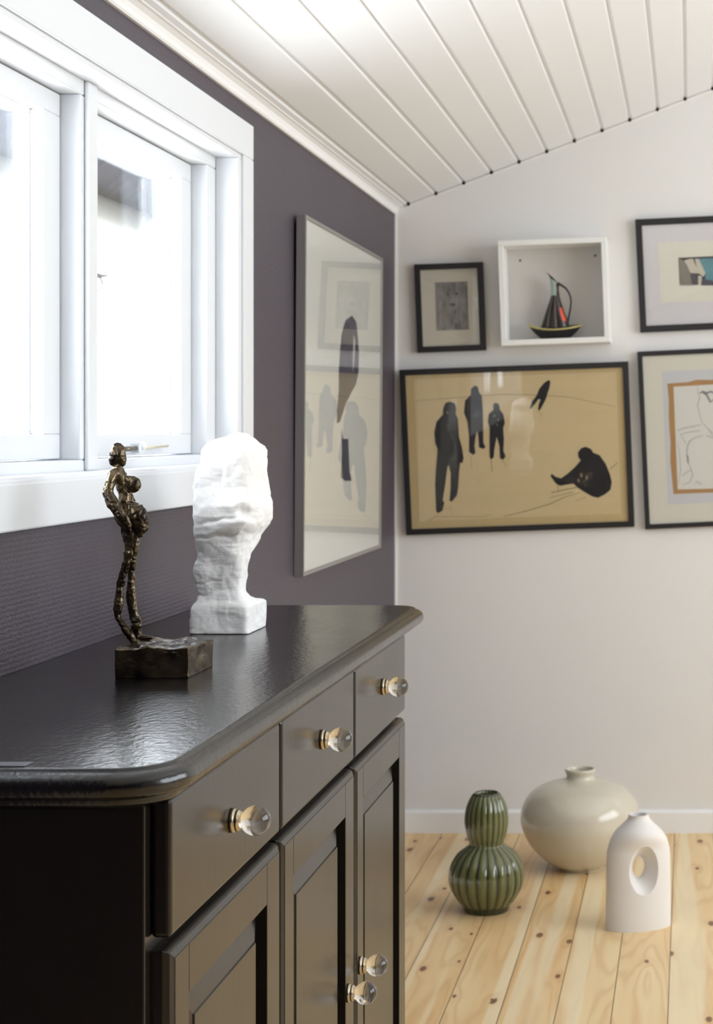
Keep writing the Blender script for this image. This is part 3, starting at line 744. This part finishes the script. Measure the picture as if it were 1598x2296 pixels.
b.poly([LP(*p) for p in [(374,1290),(384,1340),(410,1340),(415,1450),(418,1510),(430,1555),(395,1556),(374,1540),(378,1400)]], 0)
b.poly([LP(p[0], p[1], .0008) for p in [(432,800),(441,840),(438,930),(430,1000),(430,900)]], 1)
b.build('figure_drawing', [mat('ink_wash', srgb(84, 82, 96), .8, var=.25, varscale=14), mat('ink_gap', srgb(215, 214, 212), .8)], e)

# ------------------------------------------------------------------ white display box + jug
s = (D-.12)/F
bx = thing('wall_box_shelf', 'square white open box shelf on the wall holding a black jug', 'shelf', ((1241-PX0)*s, D, EYE-(653-PY0)*s), (0, -.037, 0))
hw, hh, t = 122*s, 118*s, .0175
b = MB()
b.box(-hw, hw, -.12, -.001, hh-t, hh); b.box(-hw, hw, -.12, -.001, -hh, -hh+t); b.box(-hw, -hw+t, -.12, -.001, -hh+t, hh-t); b.box(hw-t, hw, -.12, -.001, -hh+t, hh-t)
b.build('box_frame', mat('white_box_paint', srgb(240, 240, 238), .45), bx, .0015)
b = MB(); b.box(-hw+t, hw-t, -.006, -.001, -hh+t, hh-t); b.build('back_panel', mat('box_back_panel', srgb(214, 210, 206), .6), bx)
for (px, py) in ((1166, 584), (1334, 573)):
    b = MB(); b.lathe([(.0001, 0), (.0042, 0), (.0035, .0015), (.0001, .0018)], (0, 0, 0), 'z', 16)
    b.v = [(v[0], -v[2], v[1]) for v in b.v]
    yy = D-.006; lx = (px-PX0)*yy/F-bx.location.x; lz = EYE-(py-PY0)*yy/F-bx.location.z
    b.build('screw', mat('screw_head', srgb(110, 104, 98), .5, metal=.6), bx, loc=(lx*math.cos(.037)+lz*math.sin(.037), -.006, lz*math.cos(.037)-lx*math.sin(.037)))
# jug and boat dish, in the box
YJ = D-.062; sj = YJ/F/5.327
jo_px, jo_py = 1100+775/5.327, 510+1309/5.327
JO = ((jo_px-PX0)/F*YJ, YJ)
# floor height of the box under the jug
lx = JO[0]-bx.location.x
zfloor = bx.location.z+(-hh+t)+math.tan(.037)*lx+.0006
black_cer = mat('black_glaze', srgb(26, 24, 26), .3, bump=.1, scale=80)
tan_str = mat('tan_stripe_glaze', srgb(112, 96, 84), .4); yel = mat('yellow_glaze', srgb(196, 184, 112), .4)
blue = mat('pale_blue_glaze', srgb(158, 182, 180), .4); red = mat('red_orange_glaze', srgb(226, 84, 48), .4)
J = lambda x_, y_: ((x_-775)*sj, (1309-y_)*sj)
dish = thing('boat_dish', 'small black boat-shaped dish with yellow rim in the white box', 'dish', (JO[0], JO[1], zfloor), (0, -.037, 0))
b = MB(); rings = []; N = 48
prof_d = [(0.0, .50, 0.0), (.25, .62, .18), (.5, .76, .42), (.75, .89, .70), (1.0, 1.0, 1.0)]
def dring(f, inner=0):
    r = []
    kx = interp([(p[0], p[1]) for p in prof_d], f)
    for j in range(N):
        a = 2*PI*j/N; c, s_ = math.cos(a), math.sin(a)
        hx = 327*sj*kx-inner; hy = (.030*(.55+.45*f))-inner
        X = hx*c; Y = hy*(abs(s_)**1.35)*(1 if s_ > 0 else -1)
        tip = abs(X/(327*sj))**2.2
        zr = 118*sj+(72 if c < 0 else 48)*sj*tip
        Z = zr*f if not inner else max(.004, zr*f)
        r.append((X, Y, Z))
    return r
b.rings([dring(f) for f in (0, .15, .3, .5, .7, .85, 1.0)], cap=True)
b.build('outer_dish', black_cer, dish)
b = MB(); b.rings([[(p[0]*1.012, p[1]*1.012, p[2]-.0012) for p in dring(.90)], [(p[0]*1.012, p[1]*1.012, p[2]) for p in dring(1.0)], [(p[0]*.97, p[1]*.85, p[2]+.001) for p in dring(1.0)], [(p[0]*.9, p[1]*.7, p[2]*.8) for p in dring(1.0)], [(p[0]*.6, p[1]*.4, p[2]*.42) for p in dring(1.0)]], cap=False)
b.build('rim', yel, dish)
jug = thing('jug', 'slim black striped jug with spout and loop handle, standing in the boat dish', 'jug', (JO[0], JO[1], zfloor+.0145), (0, -.037, 0))
b = MB(); z0 = .0145
jt = [(1235, 590, 960), (1155, 603, 945), (1100, 622, 932), (1020, 650, 900), (940, 680, 875), (860, 712, 852), (790, 736, 838), (720, 742, 832), (660, 738, 838), (620, 730, 850), (598, 728, 815), (572, 714, 795), (548, 702, 765), (522, 688, 730), (500, 668, 698)]
rings = []
for (y_, l_, r_) in jt:
    c = J((l_+r_)/2, y_); rx = (r_-l_)/2*sj; ry = min(rx, .024)
    slant = 0 if y_ > 660 else .75
    rings.append([(c[0]+rx*math.cos(a), ry*math.sin(a), c[1]-z0-(rx*math.cos(a)*slant*(0 if y_ > 640 else 1))) for a in [2*PI*k/40 for k in range(40)]])
b.rings(rings)
ob = b.build('jug_body', [black_cer, tan_str, blue, red, yel], jug)
# stripes and panels painted on the glaze: choose faces of the body
nr = 40
for p in ob.data.polygons:
    i = p.index; row, seg = divmod(i, nr)
    if row < 6 and seg in (22, 26, 30, 34, 18, 38, 14, 10, 6): p.material_index = 1
    if row in (6, 7, 8) and 22 <= seg <= 31: p.material_index = 4 if (seg in (22, 31) or row == 5) else 2
    if row in (2, 3) and 34 <= seg <= 36: p.material_index = 3
b = MB(); hp = [(820, 640), (870, 672), (915, 705), (950, 760), (970, 820), (972, 880), (960, 960), (940, 1040), (928, 1100), (925, 1150)]
b.tube([(J(*p)[0], 0, J(*p)[1]-z0) for p in hp], [14*sj, 14*sj, 12*sj, 11*sj, 11*sj, 11*sj, 11*sj, 12*sj, 14*sj, 14*sj], 12)
b.build('handle', black_cer, jug)

# ------------------------------------------------------------------ floor vases
def smoothp(P, n=6):
    out = []
    for i in range(len(P)-1):
        p0 = P[max(i-1, 0)]; p1 = P[i]; p2 = P[i+1]; p3 = P[min(i+2, len(P)-1)]
        for k in range(n):
            t = k/n
            out.append(tuple(.5*((2*p1[j])+(-p0[j]+p2[j])*t+(2*p0[j]-5*p1[j]+4*p2[j]-p3[j])*t*t+(-p0[j]+3*p1[j]-3*p2[j]+p3[j])*t**3) for j in (0, 1)))
    out.append(P[-1]); return out
cream_glaze = mat('cream_glaze', srgb(208, 200, 182), .22, coat=.5, var=.04, varscale=8)
b = MB(); P = smoothp([(.0005, .004), (.055, .004), (.062, 0), (.068, .006), (.105, .028), (.150, .075), (.174, .125), (.1775, .160), (.168, .198), (.140, .232), (.100, .252), (.060, .262), (.046, .266), (.0415, .272), (.041, .278), (.044, .286), (.0462, .291), (.0455, .2955), (.042, .297), (.038, .294), (.036, .284), (.036, .262), (.08, .245), (.12, .22)], 5)
b.lathe(P, seg=96); o = b.build('round_vase', cream_glaze, loc=(-.327, 4.93, 0)); tag(o, 'large squat round cream glazed vase standing on the pine floor', 'vase')
gg = NT('green_glaze'); g_ = gg.b
g_.inputs['Roughness'].default_value = .14; g_.inputs['Coat Weight'].default_value = .7; g_.inputs['Coat Roughness'].default_value = .05
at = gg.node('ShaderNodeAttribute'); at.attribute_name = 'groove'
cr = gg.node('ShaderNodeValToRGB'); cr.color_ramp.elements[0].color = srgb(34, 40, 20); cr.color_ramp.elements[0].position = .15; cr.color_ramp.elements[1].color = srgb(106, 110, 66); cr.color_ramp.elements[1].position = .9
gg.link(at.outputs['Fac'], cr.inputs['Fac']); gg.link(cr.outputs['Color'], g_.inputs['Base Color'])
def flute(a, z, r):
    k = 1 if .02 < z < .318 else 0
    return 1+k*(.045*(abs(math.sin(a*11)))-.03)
P = smoothp([(.0005, .003), (.055, .003), (.060, 0), (.063, .006), (.066, .016), (.080, .034), (.096, .062), (.101, .090), (.097, .122), (.082, .150), (.060, .168), (.047, .178), (.0465, .186), (.053, .205), (.058, .232), (.0585, .252), (.055, .278), (.046, .302), (.037, .316), (.033, .320), (.029, .317), (.028, .305), (.033, .27), (.03, .2)], 5)
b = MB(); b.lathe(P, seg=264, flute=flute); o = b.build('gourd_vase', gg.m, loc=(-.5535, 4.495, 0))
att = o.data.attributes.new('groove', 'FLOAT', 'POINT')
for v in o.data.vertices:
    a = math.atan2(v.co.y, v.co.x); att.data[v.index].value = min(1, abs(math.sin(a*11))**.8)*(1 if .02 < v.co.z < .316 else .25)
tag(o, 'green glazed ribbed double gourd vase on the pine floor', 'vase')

# white vase with a funnel hole
wv = mat('matte_white_ceramic', srgb(232, 228, 224), .55, bump=.05, scale=150)
A_, B_ = .088, .050
zt = [(0, 1), (.004, 1.01), (.10, 1.0), (.185, .985), (.21, .945), (.232, .86), (.25, .72), (.263, .57), (.273, .45), (.281, .365), (.288, .315), (.296, .30)]
zt = smoothp([(s_, z) for z, s_ in zt], 4)
b = MB(); rs = []
for (sc_, z) in zt:
    ax = A_*sc_; t_ = max(0, min(1, (z-.205)/.078)); t_ = t_*t_*(3-2*t_); ay = (1-t_)*min(B_, ax)+t_*ax
    rs.append([(ax*math.cos(a), ay*math.sin(a), z) for a in [2*PI*k/120 for k in range(120)]])
mo = rs[-1]
rs.append([(p[0]*.8, p[1]*.8, p[2]-.001) for p in mo]); rs.append([(p[0]*.75, p[1]*.75, p[2]-.058) for p in mo])
b.rings(rs)
o = b.build('cutout_vase', wv, loc=(-.135, 4.345, 0)); o.rotation_euler = (0, 0, math.radians(20))
tag(o, 'matte white flat bottle vase with an oval hole through it, on the floor', 'vase')
# hole cutter applied as a real boolean on the mesh
c = MB(); HZ = .158; rs = []
for i in range(41):
    y = -.07+.14*i/40; k = min(1, abs(y)/.05); k = k**1.35
    rx = .0165+(.044-.0165)*k; rz = .027+(.064-.027)*k
    rs.append([(rx*math.cos(a), y, HZ+rz*math.sin(a)) for a in [2*PI*j/96 for j in range(96)]])
c.rings(rs); cut = c.build('hole_cutter', wv)
cut.matrix_world = Matrix.Translation(o.location) @ Matrix.Rotation(math.radians(20), 4, 'Z')
bm_ = o.modifiers.new('hole', 'BOOLEAN'); bm_.object = cut; bm_.operation = 'DIFFERENCE'; bm_.solver = 'EXACT'
bpy.context.view_layer.update()
dg = bpy.context.evaluated_depsgraph_get()
new = bpy.data.meshes.new_from_object(o.evaluated_get(dg)); o.modifiers.clear(); o.data = new
for p in new.polygons: p.use_smooth = True
bpy.data.objects.remove(cut)
es = o.modifiers.new('es', 'EDGE_SPLIT'); es.split_angle = math.radians(38)

# ------------------------------------------------------------------ light
SKY_L, SKY_R = 13.5, 5.0      # the sky is brighter beyond the left window
w = bpy.data.worlds.new('World'); S.world = w; w.use_nodes = True
bg = w.node_tree.nodes['Background']; bg.inputs['Color'].default_value = (.89, .945, 1, 1); 
wt = w.node_tree
wtc = wt.nodes.new('ShaderNodeTexCoord'); wsp = wt.nodes.new('ShaderNodeSeparateXYZ'); wt.links.new(wtc.outputs['Generated'], wsp.inputs[0])
wmr = wt.nodes.new('ShaderNodeMapRange'); wmr.interpolation_type = 'SMOOTHSTEP'
wmr.inputs['From Min'].default_value = .3; wmr.inputs['From Max'].default_value = -.3
wmr.inputs['To Min'].default_value = SKY_R; wmr.inputs['To Max'].default_value = SKY_L
wt.links.new(wsp.outputs['X'], wmr.inputs['Value']); wt.links.new(wmr.outputs['Result'], bg.inputs['Strength'])
def portal(name, loc, rot, sx, sy):
    l = bpy.data.lights.new(name, 'AREA'); l.shape = 'RECTANGLE'; l.size = sx; l.size_y = sy; l.cycles.is_portal = True
    o = bpy.data.objects.new(name, l); COL.objects.link(o); o.location = loc; o.rotation_euler = rot
portal('daylight_left', (-1.10, 2.43, 1.56), (0, -PI/2, 0), .66, 2.1)
portal('daylight_right', (XR+.22, 2.55, 1.8), (0, PI/2, 0), 1.9, 3.9)


# ------------------------------------------------------------------ camera
cam = bpy.data.cameras.new('camera'); co = bpy.data.objects.new('camera', cam); COL.objects.link(co)
co.location = (0, 0, EYE); co.rotation_euler = (PI/2, 0, 0)
cam.sensor_width = 36; cam.sensor_fit = 'AUTO'; cam.lens = F/2296*36
cam.shift_x = (799-PX0)/2296; cam.shift_y = (PY0-1148)/2296
cam.clip_start = .01
cam.dof.use_dof = True; cam.dof.focus_distance = 2.25; cam.dof.aperture_fstop = 11
S.camera = co
S.view_settings.view_transform = 'Standard'; S.view_settings.look = 'None'; S.view_settings.gamma = 1
S.view_settings.exposure = 0.5
